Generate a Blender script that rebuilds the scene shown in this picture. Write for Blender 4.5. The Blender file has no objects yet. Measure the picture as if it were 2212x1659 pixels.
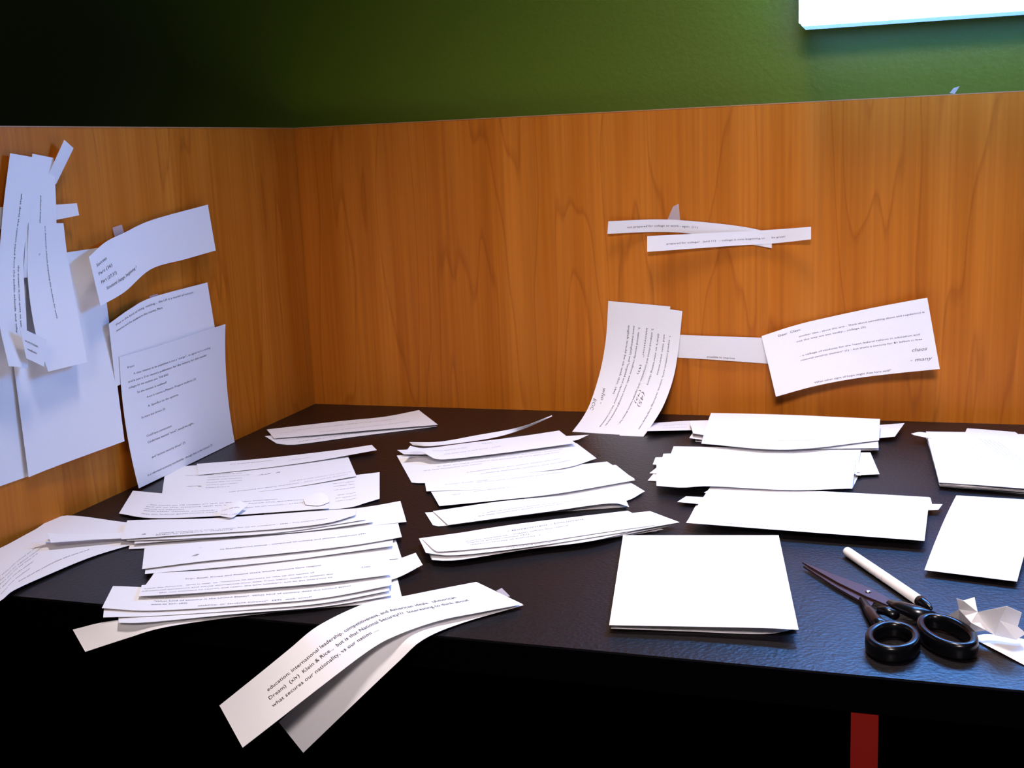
import bpy, bmesh, math, random
import numpy as np
from mathutils import Vector, Matrix
random.seed(7)
scene = bpy.context.scene
COL = scene.collection

# ------------------------------------------------------------------ camera
W, H = 2212.0, 1659.0
FPX = 2580.13
YAW, PITCH, ROLL = -0.3240, 0.1943, -0.0423
SC = 0.40 / 0.39
Z0 = 0.74                                   # desk top above the floor
CAM = np.array([0.8113 * SC, -1.5155 * SC, 0.3501 * SC])   # relative to the desk corner
DESK_D = 0.769                              # desk depth
_f = np.array([math.sin(YAW) * math.cos(PITCH), math.cos(YAW) * math.cos(PITCH), -math.sin(PITCH)])
_r = np.cross(_f, [0, 0, 1]); _r /= np.linalg.norm(_r)
_u = np.cross(_r, _f)
RR = _r * math.cos(ROLL) + _u * math.sin(ROLL)
UU = -_r * math.sin(ROLL) + _u * math.cos(ROLL)
cam_d = bpy.data.cameras.new('camera')
cam_d.sensor_fit = 'HORIZONTAL'; cam_d.sensor_width = 36.0
cam_d.lens = FPX / W * 36.0; cam_d.clip_start = 0.01; cam_d.clip_end = 50
cam = bpy.data.objects.new('camera', cam_d); COL.objects.link(cam)
m = Matrix.Identity(4)
for i in range(3):
    m[i][0] = RR[i]; m[i][1] = UU[i]; m[i][2] = -_f[i]
m[0][3], m[1][3], m[2][3] = CAM[0], CAM[1], CAM[2] + Z0
cam.matrix_world = m
scene.camera = cam

# ------------------------------------------------------------------ light
scene.view_settings.view_transform = 'Standard'
scene.view_settings.look = 'None'
scene.view_settings.gamma = 1.0
scene.view_settings.use_curve_mapping = False
scene.view_settings.exposure = -0.12
LAMP_STRENGTH = 56.0
OVERHEAD_FILL_W = 5.5
FRONT_FILL_W = 3.1
LAMP_COLOR = (0.11, 0.36, 1.0)
world = bpy.data.worlds.new('world'); scene.world = world
world.use_nodes = True
bg = world.node_tree.nodes['Background']
bg.inputs[0].default_value = (0.75, 0.8, 1.0, 1); bg.inputs[1].default_value = 0.03

def area(name, loc, target, size, power, color, spread=180):
    d = bpy.data.lights.new(name, 'AREA'); d.shape = 'RECTANGLE'
    d.size, d.size_y = size; d.energy = power; d.color = color; d.spread = math.radians(spread)
    o = bpy.data.objects.new(name, d); COL.objects.link(o)
    o.location = loc
    o.rotation_euler = (Vector(target) - Vector(loc)).to_track_quat('-Z', 'Y').to_euler()
    return o
# unseen fill added above the carrel, pooling warm light on desk and wall
area('overhead_fill', (0.62, -0.48, Z0 + 1.9), (0.70, -0.58, Z0), (0.3, 0.3), OVERHEAD_FILL_W, (1.0, 0.88, 0.86), 62)
# unseen fill added behind the viewer to brighten surfaces facing forward
area('front_fill', (1.0, -2.7, Z0 + 1.5), (0.78, -0.45, Z0 + .05), (0.6, 0.4), FRONT_FILL_W, (1.0, 0.86, 0.86), 40)

# ------------------------------------------------------------------ helpers
def unproj(px, py, ax, val):
    """point of the viewing ray through a pixel where coordinate ax equals val (desk-corner frame)"""
    d = _f + RR * ((px - W / 2) / FPX) - UU * ((py - H / 2) / FPX)
    t = (val - CAM[ax]) / d[ax]
    return CAM + t * d

def tag(o, label=None, cat=None, group=None, kind=None):
    if label: o['label'] = label
    if cat: o['category'] = cat
    if group: o['group'] = group
    if kind: o['kind'] = kind
    return o

def link_mesh(name, verts, faces, mat, parent=None, smooth=False):
    me = bpy.data.meshes.new(name)
    me.from_pydata([tuple(v) for v in verts], [], faces); me.update()
    if smooth:
        me.polygons.foreach_set('use_smooth', [True] * len(me.polygons))
    o = bpy.data.objects.new(name, me); COL.objects.link(o)
    me.materials.append(mat)
    if parent: o.parent = parent
    return o

def bm_obj(name, bm, mat, parent=None, smooth=False):
    me = bpy.data.meshes.new(name); bm.to_mesh(me); bm.free()
    if smooth:
        me.polygons.foreach_set('use_smooth', [True] * len(me.polygons))
    o = bpy.data.objects.new(name, me); COL.objects.link(o); me.materials.append(mat)
    if parent: o.parent = parent
    return o

def box(name, lo, hi, mat, parent=None, bevel=0.0):
    bm = bmesh.new()
    bmesh.ops.create_cube(bm, size=1)
    for v in bm.verts:
        v.co = Vector([lo[i] + (v.co[i] + .5) * (hi[i] - lo[i]) for i in range(3)])
    if bevel:
        bmesh.ops.bevel(bm, geom=bm.edges[:], offset=bevel, segments=2, affect='EDGES')
    return bm_obj(name, bm, mat, parent)

def empty(name, loc=(0, 0, 0)):
    o = bpy.data.objects.new(name, None); COL.objects.link(o); o.location = loc
    o.empty_display_size = .05
    return o

# ------------------------------------------------------------------ materials
def mat(name):
    m = bpy.data.materials.new(name); m.use_nodes = True
    nt = m.node_tree
    return m, nt, nt.nodes['Principled BSDF'], nt.links.new, nt.nodes.new

def simple(name, col, rough=.5, spec=.5, metal=0.0):
    m, nt, b, L, N = mat(name)
    b.inputs['Base Color'].default_value = (*col, 1); b.inputs['Roughness'].default_value = rough
    b.inputs['Specular IOR Level'].default_value = spec; b.inputs['Metallic'].default_value = metal
    return m

def wood_mat(name, axis_swap=False, dark=1.0):
    m, nt, b, L, N = mat(name)
    tc = N('ShaderNodeTexCoord')
    mp = N('ShaderNodeMapping'); L(tc.outputs['Object'], mp.inputs[0])
    if axis_swap: mp.inputs['Rotation'].default_value = (0, 0, math.pi / 2)
    # cathedral grain: distorted wave bands along the height
    w = N('ShaderNodeMapping'); L(mp.outputs[0], w.inputs[0]); w.inputs['Scale'].default_value = (8, 8, .75)
    n0 = N('ShaderNodeTexNoise'); L(w.outputs[0], n0.inputs['Vector'])
    n0.inputs['Scale'].default_value = 1.0; n0.inputs['Detail'].default_value = 3; n0.inputs['Roughness'].default_value = .45
    mul = N('ShaderNodeMath'); mul.operation = 'MULTIPLY'; mul.inputs[1].default_value = 13; L(n0.outputs['Fac'], mul.inputs[0])
    fr = N('ShaderNodeMath'); fr.operation = 'FRACT'; L(mul.outputs[0], fr.inputs[0])
    r1 = N('ShaderNodeValToRGB'); L(fr.outputs[0], r1.inputs[0])
    r1.color_ramp.elements[0].position = 0.0; r1.color_ramp.elements[0].color = (1, 1, 1, 1)
    r1.color_ramp.elements[1].position = 1.0; r1.color_ramp.elements[1].color = (1, 1, 1, 1)
    e = r1.color_ramp.elements.new(.82); e.color = (.96, .95, .94, 1)
    e = r1.color_ramp.elements.new(.93); e.color = (.80, .74, .68, 1)
    e = r1.color_ramp.elements.new(.97); e.color = (.95, .93, .92, 1)
    # fine streaks
    s = N('ShaderNodeMapping'); L(mp.outputs[0], s.inputs[0]); s.inputs['Scale'].default_value = (170, 170, 2.6)
    n1 = N('ShaderNodeTexNoise'); L(s.outputs[0], n1.inputs['Vector']); n1.inputs['Scale'].default_value = 1; n1.inputs['Detail'].default_value = 4
    r2 = N('ShaderNodeValToRGB'); L(n1.outputs['Fac'], r2.inputs[0])
    r2.color_ramp.elements[0].position = .3; r2.color_ramp.elements[0].color = (.84, .80, .76, 1)
    r2.color_ramp.elements[1].position = .7; r2.color_ramp.elements[1].color = (1.06, 1.06, 1.06, 1)
    # broad tone
    s3 = N('ShaderNodeMapping'); L(mp.outputs[0], s3.inputs[0]); s3.inputs['Scale'].default_value = (26, 26, .7)
    n3 = N('ShaderNodeTexNoise'); L(s3.outputs[0], n3.inputs['Vector']); n3.inputs['Scale'].default_value = 1; n3.inputs['Detail'].default_value = 2
    r3 = N('ShaderNodeValToRGB'); L(n3.outputs['Fac'], r3.inputs[0])
    r3.color_ramp.elements[0].position = .3; r3.color_ramp.elements[0].color = (.50 * dark, .138 * dark, .006 * dark, 1)
    r3.color_ramp.elements[1].position = .72; r3.color_ramp.elements[1].color = (.63 * dark, .205 * dark, .020 * dark, 1)
    m1 = N('ShaderNodeMixRGB'); m1.blend_type = 'MULTIPLY'; m1.inputs[0].default_value = 1
    L(r3.outputs[0], m1.inputs[1]); L(r1.outputs[0], m1.inputs[2])
    m2 = N('ShaderNodeMixRGB'); m2.blend_type = 'MULTIPLY'; m2.inputs[0].default_value = 1
    L(m1.outputs[0], m2.inputs[1]); L(r2.outputs[0], m2.inputs[2])
    L(m2.outputs[0], b.inputs['Base Color'])
    b.inputs['Roughness'].default_value = .42; b.inputs['Specular IOR Level'].default_value = .18
    return m

def desk_mat():
    m, nt, b, L, N = mat('black_pebbled_laminate')
    tc = N('ShaderNodeTexCoord')
    v = N('ShaderNodeTexVoronoi'); v.inputs['Scale'].default_value = 300; L(tc.outputs['Object'], v.inputs['Vector'])
    n = N('ShaderNodeTexNoise'); n.inputs['Scale'].default_value = 420; n.inputs['Detail'].default_value = 3; L(tc.outputs['Object'], n.inputs['Vector'])
    add = N('ShaderNodeMath'); add.operation = 'ADD'; L(v.outputs['Distance'], add.inputs[0]); L(n.outputs['Fac'], add.inputs[1])
    bp = N('ShaderNodeBump'); bp.inputs['Strength'].default_value = .42; bp.inputs['Distance'].default_value = .0006
    L(add.outputs[0], bp.inputs['Height']); L(bp.outputs[0], b.inputs['Normal'])
    b.inputs['Base Color'].default_value = (.003, .0015, .002, 1)
    b.inputs['Roughness'].default_value = .42; b.inputs['Specular IOR Level'].default_value = .44
    return m

def wall_mat():
    m, nt, b, L, N = mat('green_wall_paint')
    tc = N('ShaderNodeTexCoord')
    n = N('ShaderNodeTexNoise'); n.inputs['Scale'].default_value = 160; n.inputs['Detail'].default_value = 4; L(tc.outputs['Object'], n.inputs['Vector'])
    bp = N('ShaderNodeBump'); bp.inputs['Strength'].default_value = .13; bp.inputs['Distance'].default_value = .002
    L(n.outputs['Fac'], bp.inputs['Height']); L(bp.outputs[0], b.inputs['Normal'])
    b.inputs['Base Color'].default_value = (.085, .140, .001, 1)
    b.inputs['Roughness'].default_value = .40; b.inputs['Specular IOR Level'].default_value = .5
    return m

def paper_mat():
    m, nt, b, L, N = mat('white_paper')
    tc = N('ShaderNodeTexCoord')
    n = N('ShaderNodeTexNoise'); n.inputs['Scale'].default_value = 900; n.inputs['Detail'].default_value = 2; L(tc.outputs['Object'], n.inputs['Vector'])
    r = N('ShaderNodeValToRGB'); L(n.outputs['Fac'], r.inputs[0])
    r.color_ramp.elements[0].color = (.80, .79, .80, 1); r.color_ramp.elements[1].color = (.86, .85, .86, 1)
    L(r.outputs[0], b.inputs['Base Color'])
    b.inputs['Roughness'].default_value = .85; b.inputs['Specular IOR Level'].default_value = .15
    return m

def tape_mat():
    m, nt, b, L, N = mat('clear_tape')
    b.inputs['Base Color'].default_value = (.75, .70, .72, 1); b.inputs['Roughness'].default_value = .35
    b.inputs['Alpha'].default_value = .38
    return m

M_WOOD = wood_mat('maple_laminate'); M_WOOD2 = wood_mat('maple_laminate_side', True)
M_EDGE = simple('pale_edge_band', (.42, .22, .10), .5)
M_DESK = desk_mat(); M_WALL = wall_mat(); M_PAPER = paper_mat(); M_TAPE = tape_mat()
M_INK = simple('printed_ink', (.05, .04, .04), .8, .1)
M_PENCIL = simple('pencil_mark', (.16, .13, .14), .7, .2)
M_BLACK = simple('black_plastic', (.002, .002, .003), .25, .35)
M_DARKEDGE = simple('black_edge_band', (.0006, .0005, .0005), .9, .02)
M_UNDER_SHADE = simple('under_desk_shade', (.002, .0015, .001), .9, .03)  # near-black color paints in the shade of the knee space
M_REDWOOD = simple('cherry_support_edge', (.20, .006, .003), .6, .2)
M_FLOOR = simple('dark_carpet', (.012, .011, .011), .95, .05)
M_BLADE = simple('scissor_steel', (.085, .040, .038), .45, .4, .6)
M_RIVET = simple('rivet_steel', (.6, .6, .62), .3, .5, 1.0)
M_PEN = simple('white_pen_plastic', (.85, .82, .80), .3, .5)
M_LAMPBODY = simple('white_lamp_housing', (.75, .74, .70), .5)

# ------------------------------------------------------------------ the setting
WY = 0.03                                   # face of the green wall behind the carrel
o = box('wall_back', (-2.6, WY, 0), (3.4, WY + .12, 2.75), M_WALL); tag(o, kind='structure', label='dark olive green painted wall behind the carrel')
o = box('floor', (-2.6, -3.2, -.05), (3.4, WY, 0), M_FLOOR); tag(o, kind='structure', label='dark carpeted floor under the carrel')

# ------------------------------------------------------------------ carrel
car = empty('study_carrel', (0, 0, 0))
tag(car, 'maple study carrel with black pebbled desktop and tall privacy panels', 'study carrel')
DX1 = 1.28
PT = 0.019
bp = box('back_panel', (-PT, 0, 0.0), (DX1, PT, Z0 + .40), M_WOOD, car, .0008)
tag(box('edge_band', (-PT, .0006, Z0 + .40), (DX1, PT - .0006, Z0 + .4012), M_EDGE, bp), 'pale edge banding along the panel top')
sp = box('side_panel', (-PT, -.95, 0.0), (0, -.0004, Z0 + .40), M_WOOD2, car, .0008)
tag(box('edge_band', (-PT + .0006, -.95, Z0 + .40), (-.0006, -.0004, Z0 + .4012), M_EDGE, sp), 'pale edge banding along the panel top')
dt = box('desktop', (.0004, -DESK_D, Z0 - .026), (DX1, -.0004, Z0), M_DESK, car, .0012)
tag(box('front_edge_band', (.0004, -DESK_D - .0012, Z0 - .026), (DX1, -DESK_D, Z0 - .0006), M_DARKEDGE, dt), 'matte black front edge band')
kp = box('knee_panel', (.0006, -.03, 0), (DX1, -.006, Z0 - .0265), M_UNDER_SHADE, car)  # its black tone stands for shade under the desktop
tag(box('side_shade_sheet', (.0006, -.9, 0), (.004, -.031, Z0 - .0265), M_UNDER_SHADE, car), 'added near-black sheet standing for the shade below the desktop')  # thin sheet added over the side panel to carry the under-desk shade
gb = box('support_panel', (.802, -DESK_D + .002, 0), (.820, -.04, Z0 - .0265), M_UNDER_SHADE, car)
tag(box('edge_band', (.802, -DESK_D - .0002, 0), (.820, -DESK_D + .0018, Z0 - .0275), M_REDWOOD, gb), 'reddish brown front edge of the support panel')

# ------------------------------------------------------------------ wall lamp
def emis(name, col, s):
    m, nt, b, L, N = mat(name)
    b.inputs['Base Color'].default_value = (.8, .8, .8, 1)
    b.inputs['Emission Color'].default_value = (*col, 1); b.inputs['Emission Strength'].default_value = s
    return m
lx0, lx1, lz0, lz1, ly = .704, 1.32, Z0 + .488, Z0 + .64, -.055
lamp = empty('wall_lamp', (0, 0, 0))
tag(lamp, 'glowing white fluorescent light box mounted on the green wall', 'wall lamp')
box('back_plate', (lx0 + .01, WY - .014, lz0 + .01), (lx1 - .01, WY - .0005, lz1 - .01), M_LAMPBODY, lamp)
M_HOUSE = M_LAMPBODY
box('housing', (lx0, ly + .0125, lz0 + .0005), (lx1, WY - .015, lz1), M_LAMPBODY, lamp, .002)
box('diffuser', (lx0, ly, lz0), (lx1, ly + .012, lz1), emis('lamp_diffuser', LAMP_COLOR, LAMP_STRENGTH), lamp, .003)
box('lower_lens', (lx0 + .003, ly + .013, lz0 - .0006), (lx1 - .003, WY - .02, lz0 + .0003), emis('lamp_lower_lens', LAMP_COLOR, LAMP_STRENGTH * .035), lamp)
box('end_cap', (lx1 + .0005, ly, lz0), (lx1 + .012, WY - .001, lz1), M_LAMPBODY, lamp, .002)

# ------------------------------------------------------------------ lettering
def text_geo(s, shear=0.0):
    c = bpy.data.curves.new('t', 'FONT'); c.body = s; c.size = 1.0; c.resolution_u = 2; c.shear = shear
    ob = bpy.data.objects.new('t', c)
    me = ob.to_mesh()
    n = len(me.vertices); co = np.zeros(n * 3); me.vertices.foreach_get('co', co); co = co.reshape(-1, 3)[:, :2]
    fs = [tuple(p.vertices) for p in me.polygons]
    ob.to_mesh_clear()
    bpy.data.objects.remove(ob); bpy.data.curves.remove(c)
    return co, fs

# ------------------------------------------------------------------ paper
def spline(pts, n):
    """n points evenly spaced by length along a smooth curve through pts"""
    P = np.array(pts, float)
    if len(P) == 2:
        return np.array([P[0] + (P[1] - P[0]) * i / (n - 1) for i in range(n)])
    ext = np.vstack([2 * P[0] - P[1], P, 2 * P[-1] - P[-2]])
    out = []
    for i in range(1, len(ext) - 2):
        p0, p1, p2, p3 = ext[i - 1], ext[i], ext[i + 1], ext[i + 2]
        for k in range(16):
            t = k / 16
            out.append(.5 * ((2 * p1) + (-p0 + p2) * t + (2 * p0 - 5 * p1 + 4 * p2 - p3) * t * t + (-p0 + 3 * p1 - 3 * p2 + p3) * t ** 3))
    out.append(P[-1]); out = np.array(out)
    d = np.concatenate([[0], np.cumsum(np.linalg.norm(np.diff(out, axis=0), axis=1))])
    tt = np.linspace(0, d[-1], n)
    return np.stack([np.interp(tt, d, out[:, k]) for k in range(3)], 1)

AX = {'desk': (2, 1), 'left': (0, 1), 'back': (1, -1)}
def P3(surf, p, z):
    ax, sg = AX[surf]
    off = (z + (p[2] if len(p) > 2 else 0)) / 1000.0
    return unproj(p[0], p[1], ax, sg * off)

def edge_up(surf):
    return {'desk': np.array([0, 0, 1.]), 'left': np.array([1., 0, 0]), 'back': np.array([0, -1., 0])}[surf]

class Sheet: pass
def sheet(label, back, front, surf='desk', z=1.0, bow=0.0, text=(), name='paper_strip', cat='paper', group=None,
          mat=None, th=.22, wave=0.0, nu=None, nv=None, parent=None):
    """one sheet of paper lofted between its back (top) edge and its front (bottom) edge;
    points are (pixel x, pixel y[, extra height in mm]) on the named surface"""
    nu = nu or (25 if (len(back) > 2 or len(front) > 2 or wave) else 9)
    nv = nv or 7
    B = spline([P3(surf, p, z) for p in back], nu); F = spline([P3(surf, p, z) for p in front], nu)
    up = edge_up(surf)
    ph = random.random() * 6.28
    def S(u, v):
        fu = u * (nu - 1); i = int(min(max(math.floor(fu), 0), nu - 2)); t = fu - i
        b = B[i] * (1 - t) + B[i + 1] * t; f = F[i] * (1 - t) + F[i + 1] * t
        p = b * (1 - v) + f * v
        p = p + up * (bow * 4 * v * (1 - v) + wave * math.sin(u * 5.5 + ph) * (v - .3)) / 1000.0
        return p
    G = np.array([[S(i / (nu - 1), j / (nv - 1)) for j in range(nv)] for i in range(nu)])
    du = np.gradient(G, axis=0); dv = np.gradient(G, axis=1)
    Nn = np.cross(dv, du); Nn /= np.linalg.norm(Nn, axis=2, keepdims=True) + 1e-12
    if np.mean(Nn @ up) < 0 and not surf == 'x': Nn = -Nn
    base = G.mean(axis=(0, 1)); base = G[nu // 2, nv // 2].copy()
    org = base + np.array([0, 0, Z0])
    T = (G - base).reshape(-1, 3)
    Bt = (G - Nn * th / 1000 - base).reshape(-1, 3)
    V = np.vstack([T, Bt]); n = nu * nv; faces = []
    idx = lambda i, j: i * nv + j
    for i in range(nu - 1):
        for j in range(nv - 1):
            q = (idx(i, j), idx(i + 1, j), idx(i + 1, j + 1), idx(i, j + 1))
            faces.append(q); faces.append(tuple(n + k for k in reversed(q)))
    ring = [idx(i, 0) for i in range(nu)] + [idx(nu - 1, j) for j in range(1, nv)] + [idx(i, nv - 1) for i in range(nu - 2, -1, -1)] + [idx(0, j) for j in range(nv - 2, 0, -1)]
    for k in range(len(ring)):
        a, b = ring[k], ring[(k + 1) % len(ring)]
        faces.append((b, a, n + a, n + b))
    # keep outward orientation
    a, b, c = T[faces[0][0]], T[faces[0][1]], T[faces[0][2]]
    if np.cross(b - a, c - b) @ Nn[0, 0] < 0: faces = [tuple(reversed(f)) for f in faces]
    o = link_mesh(name, V, faces, mat or M_PAPER, parent)
    o.location = org if parent is None else org - np.array(parent.location)
    o.data.polygons.foreach_set('use_smooth', [True] * len(o.data.polygons)); o.data.set_sharp_from_angle(angle=math.radians(40))
    if label: tag(o, label, cat, group)
    if text:
        Lu = float(np.linalg.norm(np.diff(G[:, nv // 2], axis=0), axis=1).sum()) * 1000
        Lv = float(np.linalg.norm(np.diff(G[nu // 2], axis=0), axis=1).sum()) * 1000
        for hand in (False, True):
            vs, fs = [], []
            for t in text:
                s, u0, v0, u1, hmm = t[:5]; v1 = t[5] if len(t) > 5 and t[5] is not None else v0
                h = len(t) > 6 and t[6]
                if h != hand: continue
                co, ff = text_geo(s, .35 if h else 0.0)
                if not len(co): continue
                x0, x1 = co[:, 0].min(), co[:, 0].max()
                sy = hmm / .70 * (1.35 if surf == 'desk' and not h else 1.0)
                off = len(vs)
                for x, y in co:
                    k = (x - x0) / (x1 - x0)
                    u = u0 + (u1 - u0) * k
                    v = v0 + (v1 - v0) * k - y * sy / Lv
                    uc, vc = min(max(u, 0), 1), min(max(v, 0), 1)
                    i = min(int(round(uc * (nu - 1))), nu - 1); j = min(int(round(vc * (nv - 1))), nv - 1)
                    vs.append(S(uc, vc) + Nn[i, j] * .00022 - base)
                fs += [tuple(off + q for q in f) for f in ff]
            if vs:
                t_o = link_mesh('handwriting' if hand else 'printed_text', vs, fs, M_PENCIL if hand else M_INK, o)
                tag(t_o, 'pencilled handwriting' if hand else 'small printed lines of text', kind='stuff')
    return o

def tape(parent, quad, surf, z):
    """a bit of clear tape: four pixels (top-left, top-right, bottom-right, bottom-left)"""
    return sheet(None, quad[:2], [quad[3], quad[2]], surf, z, name='tape', mat=M_TAPE, th=.06, parent=parent, nu=4, nv=3)

# ---- sheets taped to the left panel -------------------------------------------------
GL = 'papers taped to the left panel'
sheet('large blank sheet at far left of side panel, its lower edge cut by the frame', [(-70, 560), (95, 556)], [(-70, 1075), (118, 1009)], 'left', 1.0,
      name='paper_sheet', group=GL)
sheet('large blank letter sheet low on side panel beside the typed page', [(0, 566), (215, 535)], [(62, 1031, 3), (122, 1007, 4), (269, 953, 9)], 'left', 2.2,
      name='paper_sheet', group=GL, nu=15)
sheet('short horizontal strip passing behind the vertical strips on side panel', [(-40, 449), (60, 445), (120, 442, 1), (166, 439, 7)], [(-40, 500), (60, 488), (122, 475, 1), (171, 465, 7)], 'left', 2.8, group=GL, nu=15)
sheet('narrow strip slanting up at the top of the left panel cluster', [(98, 392), (139, 302, 8)], [(121, 398), (159, 320, 8)], 'left', 3.6, group=GL, bow=0)
sheet('upper vertical strip with one printed line hanging on side panel', [(116, 341), (121, 442), (124, 600)], [(70, 332), (60, 442), (50, 600)], 'left', 5.0, group=GL,
      text=[('professional development and teacher leadership in the schools', .33, .58, .98, 2.2)])
sheet('wide vertical strip hanging lowest at right of the left panel cluster', [(137, 482), (150, 580), (189, 782, 14)], [(62, 482), (60, 600), (77, 720, 10), (104, 803, 14)], 'left', 6.0, group=GL,
      text=[('are American schools preparing the students for work', .02, .56, .66, 2.2, .50)])
sheet('leftmost vertical strip with two printed lines, bowed off side panel', [(75, 340), (67, 442), (51, 560), (57, 690, 8), (61, 795, 14)], [(22, 331), (8, 442), (-2, 570), (-2, 690, 8), (19, 791, 14)], 'left', 6.6, group=GL,
      text=[('what does the nation need from the public schools and why', .18, .42, .84, 2.0), ('the answer is not quite so simple', .52, .24, .84, 2.0)])
sheet('small tilted scrap with two printed lines between the vertical strips', [(42, 706, 2), (101, 734, 2)], [(57, 774, 2), (95, 792, 2)], 'left', 23, group=GL, name='paper_scrap',
      text=[('security of students', .12, .42, .66, 2.2), ('readiness', .16, .68, .6, 2.2)])
c8 = sheet('blank upper sheet with four short printed lines, curling off side panel', [(192, 555, 18), (228, 523, 10), (268, 503, 4), (329, 475, 2), (449, 442, 6)],
      [(217, 661, 20), (270, 630, 13), (327, 581, 6), (400, 560, 6), (466, 541, 10)], 'left', 3.0, name='paper_sheet', group=GL, nu=29,
      text=[('Success', .045, .28, .14, 3), ('Part (36)', .045, .45, .17, 3), ('Part (27,37)', .05, .62, .19, 3), ('Structural change, beginning ?', .08, .78, .36, 3)])
tape(c8, [(243, 492), (263, 485), (268, 503), (248, 512)], 'left', 2.0)
c9 = sheet('half hidden sheet with two printed lines above the typed page', [(235, 700, 10), (280, 668, 6), (330, 642, 3), (448, 610, 2)],
      [(250, 835, 6), (300, 815, 5), (360, 795, 4), (470, 745, 3)], 'left', 2.0, name='paper_sheet', group=GL, nu=21,
      text=[('That is the kind of thing  missing...  the US is a model of success', .06, .10, .84, 2.4), ('America and the students in that country. More', .06, .19, .52, 2.4)])
tape(c9, [(322, 640), (340, 634), (346, 646), (328, 652)], 'left', 1.0)
C10T = [('from', .06, .10, .12, 2.4),
        ('A clear mission to be published is not a "charge"... to agree to its reading', .11, .16, .84, 2.4),
        ('and is just a 21st century publication for the military for this reader', .06, .21, .80, 2.4),
        ('colleges for the students too. THE END', .06, .255, .42, 2.4),
        ('So the mission is outlined?', .13, .31, .40, 2.4), ('from it comes a Mission: Prepare students (5)', .21, .37, .68, 2.4),
        ('A. Specifics on the options,', .21, .44, .50, 2.4), ('So more test drivers (3)', .14, .51, .36, 2.4),
        ('Could have conversation', .16, .66, .40, 2.4), ('Could have wanted "none", would be right...', .16, .71, .62, 2.4),
        ('and "serious security threat" (7)', .17, .83, .50, 2.4), ('Is a reformed economy worthwhile - though that is the United (7)', .10, .945, .76, 2.4)]
sheet('tall typed page of many printed lines standing at the bottom of side panel', [(258, 772, 6), (350, 745, 4), (487, 700, 3)], [(300, 1055, 14), (400, 1007, 8), (507, 955, 3)], 'left', 4.2,
      name='paper_sheet', group=GL, nu=15, nv=11, bow=-5, text=C10T)

# ---- sheets taped to the back panel --------------------------------------------------
GB = 'papers taped to the back panel'
d1 = sheet('upper thin strip with one printed line taped high on back panel', [(1314, 478, 8), (1420, 474), (1500, 478), (1600, 489), (1668, 503, 3)],
      [(1312, 505, 8), (1425, 501), (1500, 506), (1600, 524), (1667, 536, 4)], 'back', 1.5, group=GB,
      text=[('not prepared for college or work - again  (11)', .12, .62, .55, 2.6, .52)])
tape(d1, [(1454, 446), (1466, 440), (1469, 476), (1442, 474)], 'back', .8)
sheet('lower thin strip crossing over the other one high on back panel', [(1398, 510, 8), (1560, 502, 1), (1655, 497), (1752, 490, 12)], [(1398, 544, 12), (1583, 531, 2), (1668, 526, 2), (1752, 517, 14)], 'back', 3.5, group=GB,
      text=[('prepared for college?   (and 11)   - college is now beginning to      be great!', .12, .62, .84, 2.0)])
sheet('wide curling sheet with printed lines sweeping from back panel to desk', [(1448, 662, 0), (1440, 730, 2), (1428, 790, 9), (1404, 850, 28), (1378, 900, 68), (1347, 939.5, 124)],
      [(1314, 650, 0), (1309, 730, 3), (1297, 800, 12), (1276, 868, 36), (1258, 903, 70), (1236, 932.5, 116)], 'back', 1.6, name='paper_sheet', group=GB, nu=33, nv=9,
      text=[('2. enhanced choice and competition (and equitable resource allocation. "from"...', .14, .26, .86, 2.4), ('innovation"    (43)', .14, .35, .42, 2.4),
            ('3.  national security readiness audit: more meaningful assessments (how else', .14, .48, .88, 2.4),
            ('more meaningful?) and "targeted and representative" but is not committed (clear', .135, .565, .91, 2.4),
            ('english would be ok with this. (46)', .135, .65, .56, 2.4),
            ('(45)', .52, .20, .62, 4.5, None, True), ('who -', .53, .86, .64, 5, .82, True), ('EOC', .60, .97, .70, 5, .95, True)])
sheet('narrow curling strip overlapping the right side of the curling sheet', [(1474, 672, 0), (1466, 750, 3), (1455, 815, 14), (1435, 872, 40), (1412, 912, 82), (1390, 943, 128)],
      [(1420, 664, 0), (1412, 740, 2), (1400, 800, 11), (1378, 862, 36), (1360, 905, 78), (1338, 941, 126)], 'back', 2.6, group=GB, nu=33, nv=7,
      text=[('1. expand common core, science, technology, foreign language, creative', .16, .42, .90, 2.4), ('and civic awareness', .155, .64, .40, 2.4), ('(that\'s an interesting claim)', .155, .88, .47, 2.4),
            ('(45)', .52, .93, .64, 4.5, None, True)])
sheet('short strip joining the curling sheet and the tilted sheet on back panel', [(1440, 722), (1540, 726, 3), (1690, 731, 1)], [(1440, 771), (1540, 777, 3), (1690, 788, 1)], 'back', 1.0, group=GB,
      text=[('possible to improve', .36, .92, .60, 2.6)])
sheet('tilted rectangular sheet with faint printed lines at right of back panel', [(1645, 726, 10), (1720, 702, 4), (1800, 683, 2), (1900, 662, 5), (2003, 643, 12)], [(1676, 857, 34), (1760, 834, 28), (1850, 817, 25), (1940, 806, 28), (2030, 797, 34)], 'back', 2.5,
      name='paper_sheet', group=GB, nu=21,
      text=[('Dear  Class:', .10, .10, .24, 2.6), ('another idea... about this one... Think about something about and regulations is', .22, .20, .97, 2.0), ('not the way we see today... college (5)', .20, .27, .62, 2.0),
            ('- a college of students for the "next federal reform in education and', .20, .50, .92, 2.0), ('national security matters" (1) - but that\'s a century for $1 billion in fees', .20, .57, .93, 2.0),
            ('What other signs of hope might they have said?"', .25, .96, .72, 2.2), ('chaos', .86, .72, .95, 4, None, True), ('- many', .84, .86, .97, 4, None, True)])
tape(car, [(2051, 201), (2060, 190), (2073, 186), (2062, 203)], 'back', -8)

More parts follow.
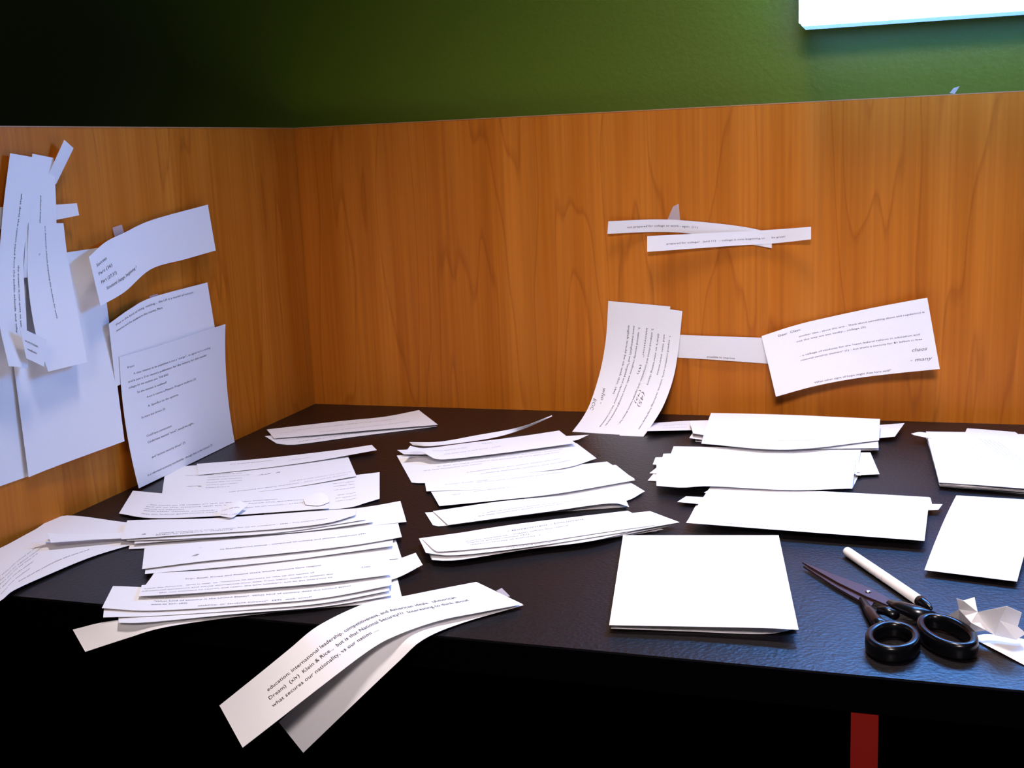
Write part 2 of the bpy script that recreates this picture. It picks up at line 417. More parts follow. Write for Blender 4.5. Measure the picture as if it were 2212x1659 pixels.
# ---- sheet lying in the left corner of the desk ---------------------------------------
GC = 'papers at the left end of the desk'
sheet('curling printed sheet in the left front corner of the desk against side panel', [(-60, 1205, 2), (0, 1184, 3), (70, 1147, 3), (137, 1114, 2), (262, 1127, 0), (330, 1134)],
      [(-60, 1325, 4), (0, 1298, 4), (30, 1275, 3), (100, 1243, 2), (200, 1202, 1), (300, 1172)], 'desk', 1.0, name='paper_sheet', group=GC, nu=33,
      text=[('and the rest of the public schools are the', .03, .64, .38, 2.6, .42), ('nation\'s best hope for a good education', .03, .71, .44, 2.6, .47), ('and the report does not say how it is', .03, .79, .40, 2.6, .55),
            ('equity is the question, and the answer', .03, .86, .38, 2.6, .66), ('will come from teachers', .10, .93, .36, 2.6, .76), ('from all of the communities who care to ask', .30, .90, .72, 2.6, .80)])
sheet('thin strip poking left from under the printed pile over the corner sheet', [(101, 1151, 10), (160, 1154, 7), (330, 1148, 1)], [(110, 1172, 8), (190, 1166, 6), (330, 1160, 1)], 'desk', 2.6, group=GC)
sheet('second thin strip casting a shadow on the corner sheet', [(104, 1165, 6), (200, 1160, 4), (340, 1150, 0)], [(68, 1172, 8), (150, 1166, 6), (262, 1157, 2), (340, 1152, 0)], 'desk', 2.0, group=GC)

# ---- left pile -----------------------------------------------------------------------
GA = 'strips of the printed left pile'
sheet('strip at the back of the left pile with its thin right end sticking out', [(425, 1002), (560, 991), (720, 973, 1), (803, 961, 3)], [(428, 1026), (560, 1012), (690, 994, 1), (814, 972, 3)], 'desk', 2.6, group=GA,
      text=[('the federal government', .18, .34, .42, 1.6), ('for the students to learn', .50, .55, .62, 1.4)])
sheet('broad sheet with small chart and note at the back of the left pile', [(358, 1010), (440, 1004), (600, 996), (752, 986)], [(350, 1067), (450, 1072), (620, 1054), (770, 1028, 2)], 'desk', 1.4, group=GA, name='paper_sheet',
      text=[('Chart of the average test results by year', .12, .36, .42, 1.5), ('schools with charter status, the average', .24, .44, .46, 1.5), ('students with vouchers', .24, .52, .42, 1.5),
            ('parents with no choices', .24, .60, .42, 1.5), ('teachers who remain', .24, .68, .40, 1.5), ('teachers', .24, .76, .36, 1.5), ('Ask  R', .50, .48, .62, 3.5, .44, True),
            ('and the broad mission of a nation of', .66, .80, .98, 1.8, .78), ('not prepared for global workforce - what could be greater?', .36, .93, .96, 1.8, .88), ('^', .13, .72, .22, 4, None, True)])
sheet('sheet with a short column of text at the right end of the left pile', [(560, 1048), (700, 1034), (820, 1020, 1)], [(570, 1112), (740, 1098), (790, 1086, 1), (820, 1077, 2)], 'desk', .8, group=GA, name='paper_sheet',
      text=[('the value reports', .60, .22, .78, 1.6), ('and better again', .60, .31, .78, 1.6), ('of schools', .60, .43, .78, 1.6), ('the tests', .62, .60, .78, 1.6), ('the teachers', .60, .69, .78, 1.6), ('support us better.', .60, .78, .78, 1.6)])
sheet('long sheet of dense print lying across the middle of the left pile', [(287, 1060), (400, 1068), (560, 1062), (711, 1053)], [(257, 1109), (330, 1119, 1), (480, 1114, 1.5), (711, 1098, 1)], 'desk', 2.6, group=GA, name='paper_sheet',
      text=[('- That implies the US citizens are able to draw - public investigation', .14, .52, .76, 1.7, .42), ('and all of the citizens will be served.  Does the government that', .14, .60, .98, 1.7, .52),
            ('schools are expected', .14, .68, .34, 1.7), ('What other nations compare...', .14, .76, .50, 1.7), ('So the way to an answer... (1961) - 1978)', .55, .74, .96, 1.7, .66), ('does the federal government need', .14, .88, .5, 1.7, .84)])
sheet('tiny folded scrap with pencil scribble standing on the left pile', [(478, 1098, 5), (512, 1081, 9), (534, 1090, 6)], [(474, 1114, 3), (500, 1118, 3), (512, 1112, 2)], 'desk', 4.4, group=GA, name='paper_scrap', nu=13,
      text=[('top of the', .05, .45, .8, 2.6, None, True), ('blah - yes', .05, .85, .8, 2.6, None, True)])
sheet('small blank flap lying on the dense sheet of the left pile', [(655, 1076, 3), (690, 1064, 6), (706, 1070, 3)], [(660, 1090, 1), (690, 1092, 1), (712, 1084, 1)], 'desk', 3.6, group=GA, name='paper_scrap', nu=9)
# second row
sheet('blank sheet with its right end jutting out beside the second row', [(560, 1128), (700, 1108), (810, 1092, 1), (865, 1082, 2)], [(570, 1162), (700, 1150), (800, 1136, 1), (878, 1127, 2)], 'desk', .8, group=GA, name='paper_sheet')
sheet('lowest strip of the second row with a notch at its left end', [(286, 1150), (500, 1140), (740, 1120)], [(278, 1186), (332, 1183), (500, 1170), (740, 1150)], 'desk', .9, group=GA)
sheet('fanned strip under the second row front edge', [(300, 1140), (500, 1130), (800, 1106)], [(290, 1174, 2), (500, 1158, 2), (650, 1149, 1), (806, 1128, 2)], 'desk', 2.2, group=GA, wave=.4)
sheet('strip showing a wavy edge within the second row', [(290, 1136), (500, 1126), (780, 1100)], [(274, 1168, 2), (420, 1163, 2), (600, 1150, 1.5), (790, 1122, 2)], 'desk', 3.4, group=GA, wave=.4)
sheet('top strip of the second row with a printed line along its lower edge', [(275, 1124), (330, 1122), (480, 1118), (770, 1098)], [(262, 1165, 2.4), (340, 1160, 2.5), (560, 1145, 2), (700, 1130, 3), (768, 1112, 3)], 'desk', 4.6, group=GA, wave=.5,
      text=[('- Hoping students in a crisis - a matter for us to compare - (42) - but poorly aimed', .14, .84, .86, 1.9, .70), ('federal leaders - making', .14, .93, .46, 1.7, .86), ('2', .08, .84, .10, 2)])
# third row
sheet('strip at the bottom of the third row with a stepped left end', [(340, 1215), (560, 1205), (850, 1180)], [(337, 1258), (500, 1250), (860, 1218)], 'desk', .9, group=GA,
      text=[('Hangar (??)', .10, .46, .22, 2.4, .40)])
sheet('right-jutting strip under the third row', [(420, 1192), (600, 1180), (855, 1166)], [(430, 1240), (600, 1226), (868, 1206)], 'desk', 1.7, group=GA)
sheet('strip with a curved edge below the third row top strip', [(318, 1196), (500, 1188), (850, 1154)], [(313, 1240, 1.5), (500, 1222, 1.5), (660, 1205, 1), (848, 1180, 2)], 'desk', 2.6, group=GA, wave=.5)
sheet('top strip of the third row about military and private companies', [(312, 1185), (370, 1176), (560, 1160), (860, 1130)], [(307, 1229, 2), (440, 1212, 2), (600, 1196, 2), (760, 1178, 2), (868, 1160, 2)], 'desk', 3.8, group=GA,
      text=[('to Development money - compared to military and private companies (49)', .29, .52, .86, 2.5, .47), ('-', .21, .33, .22, 2), ('2', .18, .70, .21, 5, None, True)])
# fourth row
sheet('strip whose upturned right end leaves the fourth row', [(560, 1238), (780, 1222), (850, 1210, 2), (898, 1194, 6)], [(570, 1276), (780, 1262), (852, 1250, 2), (913, 1220, 5)], 'desk', 1.2, group=GA)
sheet('blank sheet with its corner under the drooping strips at the front edge', [(420, 1264), (650, 1256), (858, 1247)], [(430, 1325), (650, 1315), (803, 1304), (868, 1289)], 'desk', .6, group=GA, name='paper_sheet')
sheet('strip hanging over the desk edge at the front left of the pile', [(157, 1360, -8), (256, 1339, 1), (500, 1318, .5), (790, 1290)], [(184, 1408, -16), (270, 1380, -8), (365, 1353, 0), (560, 1326), (800, 1304)], 'desk', 1.2, group=GA)
sheet('strip about South Korea and Finland behind the fourth row', [(333, 1238), (500, 1228), (840, 1200)], [(310, 1270), (500, 1262), (846, 1236)], 'desk', 4.0, group=GA,
      text=[('Trip- South Korea and Finland that\'s where teachers have respect', .15, .56, .71, 2.2, .30)])
sheet('lowest bowed strip of the fourth row front edge', [(256, 1300), (500, 1294), (840, 1262)], [(256, 1345, 1), (320, 1344, 2), (520, 1325, 2), (700, 1310, 1), (846, 1286, 1)], 'desk', 2.6, group=GA)
sheet('bowed strip second from the bottom of the fourth row', [(226, 1300), (500, 1290), (836, 1256)], [(223, 1334, 1), (340, 1330, 1), (540, 1316, 2), (700, 1302, 2), (842, 1276, 2)], 'desk', 3.8, group=GA, wave=.3)
sheet('strip asking what kind of country near the front of the left pile', [(244, 1266), (420, 1268), (845, 1236)], [(220, 1313, 1.5), (330, 1318, 1.5), (540, 1306, 2), (700, 1292, 2), (846, 1264, 3)], 'desk', 5.0, group=GA, wave=.4,
      text=[('"What kind of country is the United States?  What kind of country does the United States', .18, .64, .855, 2.1, .62), ('want to be?" (50)', .175, .77, .30, 2.1), ('stability, or student success"  (49)  well, snarf!', .34, .92, .72, 2.0, .92), ('headless schools...', .155, .48, .28, 2.0, .46)])
sheet('top sheet of the front row about teachers with a rounded right corner', [(306, 1264), (500, 1246), (690, 1226), (819, 1211)], [(300, 1288, 2), (420, 1281, 2.5), (560, 1271, 2.5), (700, 1259, 2.5), (846, 1241, 2)], 'desk', 6.8, group=GA,
      text=[('Teach for America.  Goal is now  to  "motivate its teachers to take up the causes of', .012, .40, .71, 2.0, .32), ('educational excellence and equity throughout their lives, from either inside or outside the', .008, .62, .78, 2.0, .54),
            ('(So, not intended to recruit and retain the best teachers, but to get everyone to', .08, .84, .77, 2.0, .74), ('Title', .905, .36, .945, 2.2)])

# ---- strip pair in the back left corner -------------------------------------------------
GE = 'strips in the back corner of the desk'
sheet('lower strip of the pair in the back corner of the desk', [(572, 942), (740, 926), (905, 902)], [(598, 958), (640, 960), (760, 944), (944, 921)], 'desk', .8, group=GE,
      text=[('and in fact the teachers are still', .08, .55, .30, 1.6), ('the principals are as good as the teachers themselves', .16, .80, .72, 1.7, .62), ('is regulated by all', .70, .5, .92, 1.6)])
sheet('upper strip of the pair in the back corner with wavy front edge', [(576, 928), (730, 910), (830, 900), (905, 886, 1)], [(592, 946, 1), (700, 938, 1.5), (820, 928, 1.5), (946, 917, 1.5)], 'desk', 2.2, group=GE, wave=.6,
      text=[('foreign policy is one of the reasons - what do we think - no students or', .14, .42, .80, 1.6, .30), ('So that is all', .06, .55, .16, 1.6), ('and equality of schools and the nation in the economy', .28, .80, .86, 1.6, .62)])

# ---- middle pile ---------------------------------------------------------------------------
GF = 'papers of the middle pile'
sheet('thin strip on edge with its right tip curling upward behind the middle pile', [(884, 955, 4), (950, 954, 4), (1025, 941, 4), (1126, 922, 8), (1192, 897, 18)], [(892, 962), (940, 963), (1058, 947, 1), (1130, 927, 4), (1193, 899, 17)], 'desk', .8, group=GF)
sheet('broad printed sheet at the back of the middle pile', [(857, 984), (1000, 972), (1245, 957)], [(889, 1042), (926, 1043, 1), (1060, 1030, 2.5), (1143, 1021, 2.5), (1228, 1009, 4), (1289, 990, 3)], 'desk', 1.0, group=GF, name='paper_sheet',
      text=[('- the mission statement schools - to the national security', .30, .32, .86, 1.7, .18), ('for example, that the nations outside the compared countries', .26, .42, .88, 1.7, .30), ('In that country compare the students all of a different kind', .18, .52, .84, 1.7, .40),
            ('are the vouchers too much', .10, .62, .40, 1.7, .56), ('a Geography, History, Arts, Science, Drama, and Civics', .30, .80, .80, 1.7, .66), ('including standards, workers and the military', .36, .88, .84, 1.7, .78)])
sheet('strip tail poking right behind the broad printed sheet', [(1000, 965), (1130, 948), (1272, 939, 2)], [(1000, 985), (1130, 970), (1248, 950, 1)], 'desk', 2.4, group=GF)
sheet('short strip end poking left beside the folded corner', [(858, 972, 2), (960, 968), (1050, 962)], [(872, 981, 2), (960, 982), (1050, 978)], 'desk', 2.4, group=GF)
sheet('printed strip with its left corner folded over on the middle pile', [(886, 963, 12), (919, 968, 8), (1000, 958, 4), (1120, 943, 3), (1208, 930, 3)], [(874, 979, 10), (908, 974, 12), (930, 986, 8), (960, 992, 4), (1080, 979, 3), (1243, 957, 3)], 'desk', 3.0, group=GF, nu=37,
      text=[('School districts in this', .16, .40, .38, 1.7, .34), ('Math', .48, .22, .54, 1.7), ('the way out is the local - Math', .24, .66, .58, 1.7, .55)])
sheet('printed sheet with bold heading in the middle pile', [(918, 1043), (1100, 1020), (1311, 997)], [(921, 1061), (1060, 1056), (1200, 1048), (1371, 1034)], 'desk', 3.2, group=GF, name='paper_sheet',
      text=[('Frontier, Korea,  Islands', .10, .46, .32, 1.9, .38), ('the nation needs a curriculum for most, sometimes', .26, .50, .72, 1.6, .34)])
sheet('wide sheet with lifted right corner in the middle pile', [(924, 1050), (1100, 1030), (1330, 1004)], [(949, 1093, 1), (1070, 1081, 2), (1204, 1066, 2), (1372, 1037, 2)], 'desk', 2.0, group=GF, name='paper_sheet',
      text=[('How history are organized', .10, .36, .34, 1.8, .31), ('Comes about easy to volunteers system used by the single', .20, .52, .70, 1.7, .44), ('also', .09, .56, .13, 1.7)])
sheet('blank sheet whose pointed right corner lies below the wide sheet of the middle pile', [(1130, 1064), (1250, 1050), (1358, 1040)], [(1140, 1104), (1250, 1092), (1347, 1083, 1), (1393, 1061, 2)], 'desk', .5, group=GF, name='paper_sheet')
sheet('lower strip of the middle pile showing its left step', [(918, 1107), (935, 1106), (1108, 1085), (1340, 1060)], [(935, 1134), (968, 1135), (1177, 1108), (1352, 1095)], 'desk', .8, group=GF)
sheet('strip with two printed lines bowed above the bottom stack', [(935, 1104), (1108, 1080, 1), (1344, 1062)], [(968, 1134, 1), (1070, 1120, 2), (1177, 1106, 3), (1317, 1087, 4), (1359, 1095, 3)], 'desk', 2.0, group=GF,
      text=[('make use to promote a personal work democracy - based contract', .24, .60, .84, 1.7, .46), ('the state assessments should have these and...', .18, .76, .66, 1.7, .62)])
# bottom stack of the middle pile
for k, (lab, dx, dr, dz) in enumerate([
        ('bottom sheet of the thick stack at the front of the middle pile', 0, 0, 0), ('second sheet from the bottom of the thick middle stack', 3, 14, .9), ('third sheet from the bottom of the thick middle stack', -3, -6, 1.8),
        ('fourth sheet of the thick middle stack, jutting out furthest right', 2, 30, 2.7), ('fifth sheet of the thick middle stack under the top pair', -1, 8, 3.6)]):
    sheet(lab, [(918 + dx, 1166), (1108, 1140), (1330 + dr, 1112)], [(935 + dx, 1209, .3 * k), (989, 1209, .5 * k), (1138, 1186, .5 * k), (1287, 1167, .5 * k), (1419 + dr, 1147 - k * 4)], 'desk', .8 + dz, group=GF, wave=.3, name='paper_sheet')
sheet('second sheet from the top of the thick middle stack', [(905, 1163), (1108, 1136), (1404, 1104)], [(920, 1194, 2.5), (985, 1199, 2.5), (1138, 1182, 2), (1330, 1152, 1), (1468, 1128)], 'desk', 6.6, group=GF, name='paper_sheet',
      text=[('they said and their nation', .30, .95, .5, 1.7, .95)])
sheet('top sheet of the thick middle stack with a pencilled title', [(912, 1164), (959, 1157), (1108, 1133), (1356, 1103)], [(935, 1186, 3), (960, 1191, 3), (1138, 1174, 2), (1300, 1150, 1), (1416, 1134)], 'desk', 7.8, group=GF, name='paper_sheet',
      text=[('/ Government - Document', .38, .34, .76, 4.5, .22, True), ('Illiteracy, inequality has - students tolerate their claim of', .18, .56, .66, 1.9, .44), ('expand across nations (47)', .18, .66, .46, 1.9, .60), ('(Mexico, (survey of authority...)', .19, .78, .5, 1.9, .71)])

# ---- right pile, brightest ---------------------------------------------------------------
GG = 'blank papers of the bright right pile'
sheet('short strip between the curling sheet and the bright pile', [(1404, 914), (1485, 909), (1560, 907)], [(1396, 931, 6), (1489, 929, 3), (1560, 926)], 'desk', 1.4, group='strips under the curling sheet',
      text=[('they understand the', .20, .42, .52, 1.6), ('that some workers', .20, .72, .52, 1.6)])
sheet('strip poking right with a pointed end at the back of the bright pile', [(1560, 930), (1800, 924), (1954, 914, 4)], [(1560, 958), (1800, 954), (1933, 943, 3)], 'desk', 3.0, group=GG)
sheet('bottom sheet at the back of the bright pile', [(1500, 928), (1880, 932)], [(1502, 954), (1700, 965), (1899, 950)], 'desk', 1.0, group=GG, name='paper_sheet')
sheet('slightly turned sheet second at the back of the bright pile', [(1497, 934), (1700, 930), (1890, 920)], [(1489, 946), (1700, 972), (1898, 972)], 'desk', 5.0, group=GG, name='paper_sheet')
sheet('wide sheet third at the back of the bright pile', [(1489, 909, 2), (1700, 908), (1895, 914)], [(1497, 936, 2), (1700, 966), (1898, 968)], 'desk', 8.0, group=GG, name='paper_sheet')
sheet('topmost sheet bulging against the back panel on the bright pile', [(1536, 892, 4), (1700, 896, 4), (1901, 905, 4)], [(1515, 958, -4), (1700, 971, -3), (1899, 951, -4)], 'desk', 14.0, group=GG, name='paper_sheet', bow=2,
      text=[('and so are the students', .42, .80, .62, 1.4)])
gb_sheets = [('lowest sheet in the middle of the bright pile with the longest left end', (1421, 1012), (1872, 990), (1841, 1056), (1399, 1038), .8),
             ('second lowest sheet in the middle of the bright pile', (1428, 1002), (1870, 985), (1843, 1040), (1403, 1022), 1.8),
             ('right-turned sheet in the middle of the bright pile', (1470, 985), (1880, 977), (1900, 1024), (1480, 1040), 2.8),
             ('left-turned sheet in the middle of the bright pile', (1416, 988), (1850, 975), (1860, 1027), (1410, 1003), 3.8),
             ('fourth sheet from the top in the middle of the bright pile', (1433, 980), (1850, 972), (1858, 1020), (1425, 1010), 4.8),
             ('third sheet from the top in the middle of the bright pile', (1455, 964), (1860, 970), (1850, 1024), (1440, 1005), 5.8)]
for lab, a, b, c, d, z in gb_sheets:
    sheet(lab, [a, b], [d, ((c[0] + d[0]) / 2, (c[1] + d[1]) / 2 + 2, 1), c], 'desk', z, group=GG, name='paper_sheet')
sheet('bowed front sheet in the middle of the bright pile with a shadowed lower edge', [(1418, 1000), (1640, 980), (1850, 985)], [(1418, 1049, 1), (1474, 1053, 2), (1536, 1050, 3), (1700, 1058, 2), (1841, 1055, 1)], 'desk', 7.2, group=GG, name='paper_sheet', bow=1.5)
# lower part of the right pile
sheet('lowest sheet at the front of the bright pile', [(1510, 1078), (1760, 1084), (2000, 1092)], [(1486, 1124), (1756, 1144), (1992, 1160)], 'desk', .8, group=GG, name='paper_sheet')
sheet('pointed strip crossing under the front of the bright pile', [(1482, 1072, 2), (1760, 1086), (2036, 1089, 3)], [(1463, 1084, 2), (1760, 1110), (2027, 1101, 3)], 'desk', 2.2, group=GG)
sheet('turned sheet near the front of the bright pile', [(1530, 1059, 1), (1760, 1070), (2010, 1075, 1)], [(1521, 1064, 1), (1760, 1120), (2016, 1100, 1)], 'desk', 4.4, group=GG, name='paper_sheet')
sheet('raised top sheet at the front of the bright pile with a dark gap below', [(1536, 1049), (1812, 1063), (2008, 1074)], [(1482, 1129, 2), (1756, 1150, 2), (1997, 1168, 2)], 'desk', 6.6, group=GG, name='paper_sheet',
      text=[('- change the way things are now - the nation is not', .14, .95, .58, 1.7)])

# ---- half sheets on the right of the desk ---------------------------------------------------
GH = 'half sheets on the right of the desk'
sheet('lower leaf of the blank half sheet pair at the front of the desk', [(1348, 1160), (1680, 1160)], [(1320, 1357, 1), (1480, 1363, 0), (1650, 1369, 0), (1722, 1357, 2)], 'desk', 1.0, group=GH, name='paper_sheet', nu=17)
sheet('upper leaf of the blank half sheet pair at the front of the desk', [(1346, 1156), (1682, 1156)], [(1316, 1350), (1480, 1353, 1), (1640, 1356, 3), (1725, 1360, 4)], 'desk', 6.5, group=GH, name='paper_sheet', nu=17)
sheet('blank half sheet at the right edge behind the pen', [(2066, 1070), (2250, 1081)], [(1997, 1231, 2), (2197, 1256, 2)], 'desk', 3.0, group=GH, name='paper_sheet', bow=4, nv=9)
# stack at the back right
GI = 'sheets of the back right stack'
for k, (lab, a, b, c, d) in enumerate([
        ('bottom sheet of the back right stack', (2000, 940), (2330, 958), (2380, 1082), (2030, 1051)), ('second sheet of the back right stack', (1998, 938), (2330, 955), (2384, 1079), (2034, 1050)),
        ('third sheet of the back right stack with wavy edge', (2002, 938), (2330, 953), (2380, 1075), (2029, 1048)), ('fourth sheet of the back right stack', (2089, 925), (2193, 933), (2390, 1072), (2036, 1046))]):
    sheet(lab, [a, b], [(d[0], d[1]), (d[0] + 60, d[1] + 5, .8), (d[0] + 140, d[1] + 11, -.1), c], 'desk', 1 + 1.5 * k, group=GI, name='paper_sheet', wave=.3)
sheet('tiny folded corner flap at the left of the back right stack', [(1968, 937, 2), (1987, 933, 3), (2010, 937, 1)], [(1975, 940, 1), (1995, 944, 1), (2012, 947)], 'desk', 8.0, group=GI, name='paper_scrap', nu=9)
sheet('top sheet of the back right stack with slanting printed lines', [(2000, 932), (2150, 935, 1), (2340, 946)], [(2029, 1042), (2120, 1048, 1), (2212, 1055, 1), (2390, 1068)], 'desk', 7.6, group=GI, name='paper_sheet', nu=17,
      text=[('federal leaders speak', .26, .30, .36, 2, .70), ('the nation is at', .22, .34, .30, 2, .66)] +
           [('the Department of Education and its leaders hope', .34 + .028 * i, .14 + .015 * i, .54 + .028 * i, 2, .80) for i in range(5)])

# ---- strips drooping over the front edge ------------------------------------------------------
GD = 'strips drooping over the desk front edge'
sheet('blank lower strip drooping over the front edge of the desk', [(602, 1560, -62), (700, 1470, -30), (790, 1385, -5), (860, 1345, 1), (1000, 1290, 1), (1029, 1270, 1)],
      [(655, 1626, -73), (760, 1525, -42), (860, 1430, -14), (915, 1381, .5), (1000, 1345, 1), (1131, 1307, 1.5)], 'desk', .8, group=GD, nu=37)
d2 = sheet('printed strip about education leadership drooping over the front edge', [(474, 1524, -50), (560, 1455, -26), (625, 1402, -10), (690, 1350, 2), (790, 1303, 4), (860, 1290, 4), (950, 1272, 3), (1029, 1257, 2)],
      [(524, 1615, -60), (600, 1556, -42), (700, 1478, -22), (800, 1403, -5), (860, 1371, 2), (950, 1340, 4), (1040, 1322, 3), (1129, 1305, 2)], 'desk', 2.6, group=GD, nu=41,
      text=[('education: international leadership, competitiveness, and American ideals.  (American', .155, .42, .86, 3.2, .42), ('Dream)  (xiv)  Klein & Rice...  but is that National Security???  Interesting to think about', .145, .58, .88, 3.2, .58),
            ('what secures our nationality, vs our nation ....', .14, .74, .535, 3.2, .74)])
tape(d2, [(1072, 1276), (1084, 1270), (1102, 1288), (1092, 1290)], 'desk', 3)

# ---- crumpled paper ---------------------------------------------------------------------------
def crumple():
    pts = {'a': (2043, 1332, 2), 'b': (2072, 1316, 16), 'c': (2066, 1292, 30), 'd': (2081, 1297, 26), 'e': (2105, 1290, 28), 'f': (2112, 1322, 20), 'g': (2175, 1309, 32), 'h': (2207, 1323, 26),
           'i': (2198, 1353, 12), 'j': (2216, 1368, 6), 'k': (2195, 1382, 3), 'l': (2150, 1372, 4), 'm': (2130, 1362, 8), 'n': (2092, 1366, 2), 'o': (2072, 1348, 3), 'p': (2098, 1345, 14), 'q': (2160, 1340, 18), 'r': (2125, 1345, 12)}
    idx = {k: i for i, k in enumerate(pts)}
    vs = [P3('desk', p, 2.5) + np.array([0, 0, Z0]) for p in pts.values()]
    base = np.array([vs[idx['p']][0], vs[idx['p']][1], Z0])
    vs = [v - base for v in vs]
    F = ['abo', 'bcd', 'bdf', 'def', 'bfp', 'bpo', 'opn', 'fgq', 'fqr', 'frp', 'prm', 'pmn', 'ghi', 'gqi', 'qik', 'qkl', 'qlr', 'rlm', 'ijk']
    o = link_mesh('crumpled_paper', vs, [tuple(idx[c] for c in f) for f in F], M_PAPER)
    o.location = base
    md = o.modifiers.new('thick', 'SOLIDIFY'); md.thickness = .0003
    return o
sheet('smooth blank scrap under the crumpled paper at the right edge', [(2098, 1377), (2140, 1370, 2), (2260, 1388, 2)], [(2102, 1379), (2161, 1409, 1), (2212, 1436), (2260, 1460)], 'desk', 1.0, group='scraps at the right edge', name='paper_scrap', nu=17)
tag(crumple(), 'crumpled white paper scrap beside the scissor handles', 'paper', 'scraps at the right edge')

# ---- pen --------------------------------------------------------------------------------------
def lathe(name, prof, mat, parent, n=24):
    vs, fs = [], []
    for x, r in prof:
        for k in range(n):
            a = 2 * math.pi * k / n; vs.append((x, r * math.cos(a), r * math.sin(a)))
    for i in range(len(prof) - 1):
        for k in range(n):
            fs.append((i * n + k, i * n + (k + 1) % n, (i + 1) * n + (k + 1) % n, (i + 1) * n + k))
    fs.append(tuple(reversed(range(n)))); fs.append(tuple((len(prof) - 1) * n + k for k in range(n)))
    return link_mesh(name, vs, fs, mat, parent, True)
p0 = unproj(1828, 1190, 2, .0045); p1 = unproj(2013, 1316, 2, .0045)
pen = empty('pen', tuple(p0 + np.array([0, 0, Z0])))
pd = p1 - p0; pl = float(np.linalg.norm(pd)); pen.rotation_euler = (0, 0, math.atan2(pd[1], pd[0]))
tag(pen, 'white barrelled pen with black tip lying above the scissors', 'pen')
cut = pl * .87
lathe('barrel', [(0, .0005), (.0004, .003), (.0015, .0040), (.004, .0042), (cut, .0042)], M_PEN, pen)
lathe('cap', [(cut + .0001, .0043), (cut + .006, .0043), (cut + .012, .0034), (pl - .002, .0018), (pl, .0007)], M_BLACK, pen)
for k, x in enumerate((.34, .42, .5)):
    lathe('barrel_ring', [(pl * x, .00425), (pl * x + .0006, .00435), (pl * x + .0012, .00425)], M_PEN, pen, 20)

# ---- scissors -----------------------------------------------------------------------------------
sc = empty('scissors', tuple(unproj(1875, 1280, 2, 0) + np.array([0, 0, Z0])))
SO = np.array(sc.location)
tag(sc, 'pair of scissors with dark blades and black plastic loop handles', 'scissors')
def spt(x, y, z): return unproj(x, y, 2, z / 1000.0) + np.array([0, 0, Z0]) - SO
def prism(name, outline, z0, z1, mat, parent, bevel=0.0004):
    """flat plate: outline pixels on the desk, between heights z0 and z1 in mm (z may vary per point as a third value)"""
    bm = bmesh.new()
    vs = [bm.verts.new(spt(p[0], p[1], z1 + (p[2] if len(p) > 2 else 0))) for p in outline]
    f = bm.faces.new(vs)
    r = bmesh.ops.extrude_face_region(bm, geom=[f])
    for v in r['geom']:
        if isinstance(v, bmesh.types.BMVert): v.co.z -= (z1 - z0) / 1000.0
    bmesh.ops.recalc_face_normals(bm, faces=bm.faces[:])
    return bm_obj(name, bm, mat, parent)
prism('blade', [(1733, 1214), (1744, 1218), (1800, 1240), (1880, 1270), (1935, 1300), (1918, 1307), (1872, 1288), (1810, 1258)], 4.2, 5.6, M_BLADE, sc)
prism('blade', [(1735, 1222), (1748, 1224), (1812, 1256), (1870, 1282), (1888, 1300), (1876, 1318), (1856, 1296), (1800, 1264)], 2.0, 3.6, M_BLADE, sc)
rv = lathe('rivet', [(0, .0022), (.0008, .0022), (.0013, .0014)], M_RIVET, sc, 18)
rv.rotation_euler = (0, -math.pi / 2, 0); rv.location = spt(1875, 1279, 5.6)

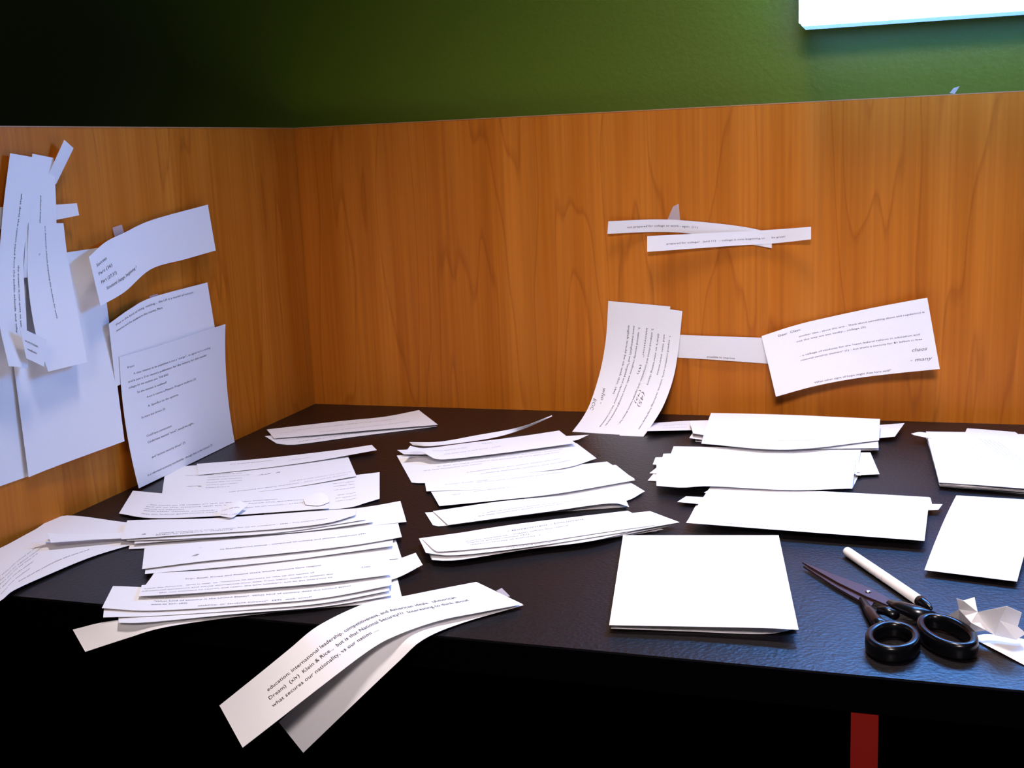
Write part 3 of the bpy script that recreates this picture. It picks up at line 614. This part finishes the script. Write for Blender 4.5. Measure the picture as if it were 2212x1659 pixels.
def loop(name, c, a, b, rot, r_t, r_z, zc):
    """closed oval handle ring on the desk: centre, half axes, rotation, tube half width and half height"""
    vs, fs = [], []
    n, k = 48, 14
    for i in range(n):
        t = 2 * math.pi * i / n
        dx, dy = a * math.cos(t), b * math.sin(t)
        nx, ny = math.cos(t) * b, math.sin(t) * a; l = math.hypot(nx, ny); nx /= l; ny /= l
        for j in range(k):
            s = 2 * math.pi * j / k
            cs, sn = math.cos(s), math.sin(s)
            e = .62
            ox = r_t * math.copysign(abs(cs) ** e, cs); oz = r_z * math.copysign(abs(sn) ** e, sn)
            x, y = dx + nx * ox, dy + ny * ox
            vs.append((c[0] + x * math.cos(rot) - y * math.sin(rot), c[1] + x * math.sin(rot) + y * math.cos(rot), zc + oz))
    for i in range(n):
        for j in range(k):
            fs.append((i * k + j, ((i + 1) % n) * k + j, ((i + 1) % n) * k + (j + 1) % k, i * k + (j + 1) % k))
    return link_mesh(name, vs, fs, M_BLACK, sc, True)
c1 = spt(1928, 1386, 6.5); c2 = spt(2045, 1374, 6.5)
h1 = loop('handle', c1, .0155, .0225, -.12, .0032, .0062, .0066)
h2 = loop('handle', c2, .0150, .0270, .42, .0032, .0062, .0066)
def shank(name, pts, parent):
    vs, fs = [], []
    n = 12
    P = [(spt(p[0], p[1], p[2]), p[3], p[4]) for p in pts]
    for i, (p, rw, rz) in enumerate(P):
        a = P[max(i - 1, 0)][0]; b = P[min(i + 1, len(P) - 1)][0]
        d = b - a; d[2] = 0; d /= np.linalg.norm(d); s = np.array([-d[1], d[0], 0])
        for j in range(n):
            t = 2 * math.pi * j / n
            vs.append(p + s * rw / 1000 * math.cos(t) + np.array([0, 0, 1]) * rz / 1000 * math.sin(t))
    for i in range(len(P) - 1):
        for j in range(n):
            fs.append((i * n + j, i * n + (j + 1) % n, (i + 1) * n + (j + 1) % n, (i + 1) * n + j))
    fs.append(tuple(reversed(range(n)))); fs.append(tuple((len(P) - 1) * n + j for j in range(n)))
    return link_mesh(name, vs, fs, M_BLACK, parent, True)
shank('shank', [(1862, 1294, 3.5, 2.5, 2), (1878, 1320, 4.5, 4, 3.2), (1896, 1345, 5.5, 5, 4.5), (1916, 1362, 6, 6, 5)], sc)
shank('shank', [(1922, 1301, 5.5, 3.5, 2.2), (1945, 1311, 6, 6, 4), (1975, 1322, 6.5, 8, 5), (2012, 1338, 6.5, 8, 5.5)], sc)
shank('finger_stop', [(1896, 1318, 6, 3, 3), (1915, 1320, 6.5, 4, 3.5), (1935, 1330, 6.5, 4, 3.5)], sc)
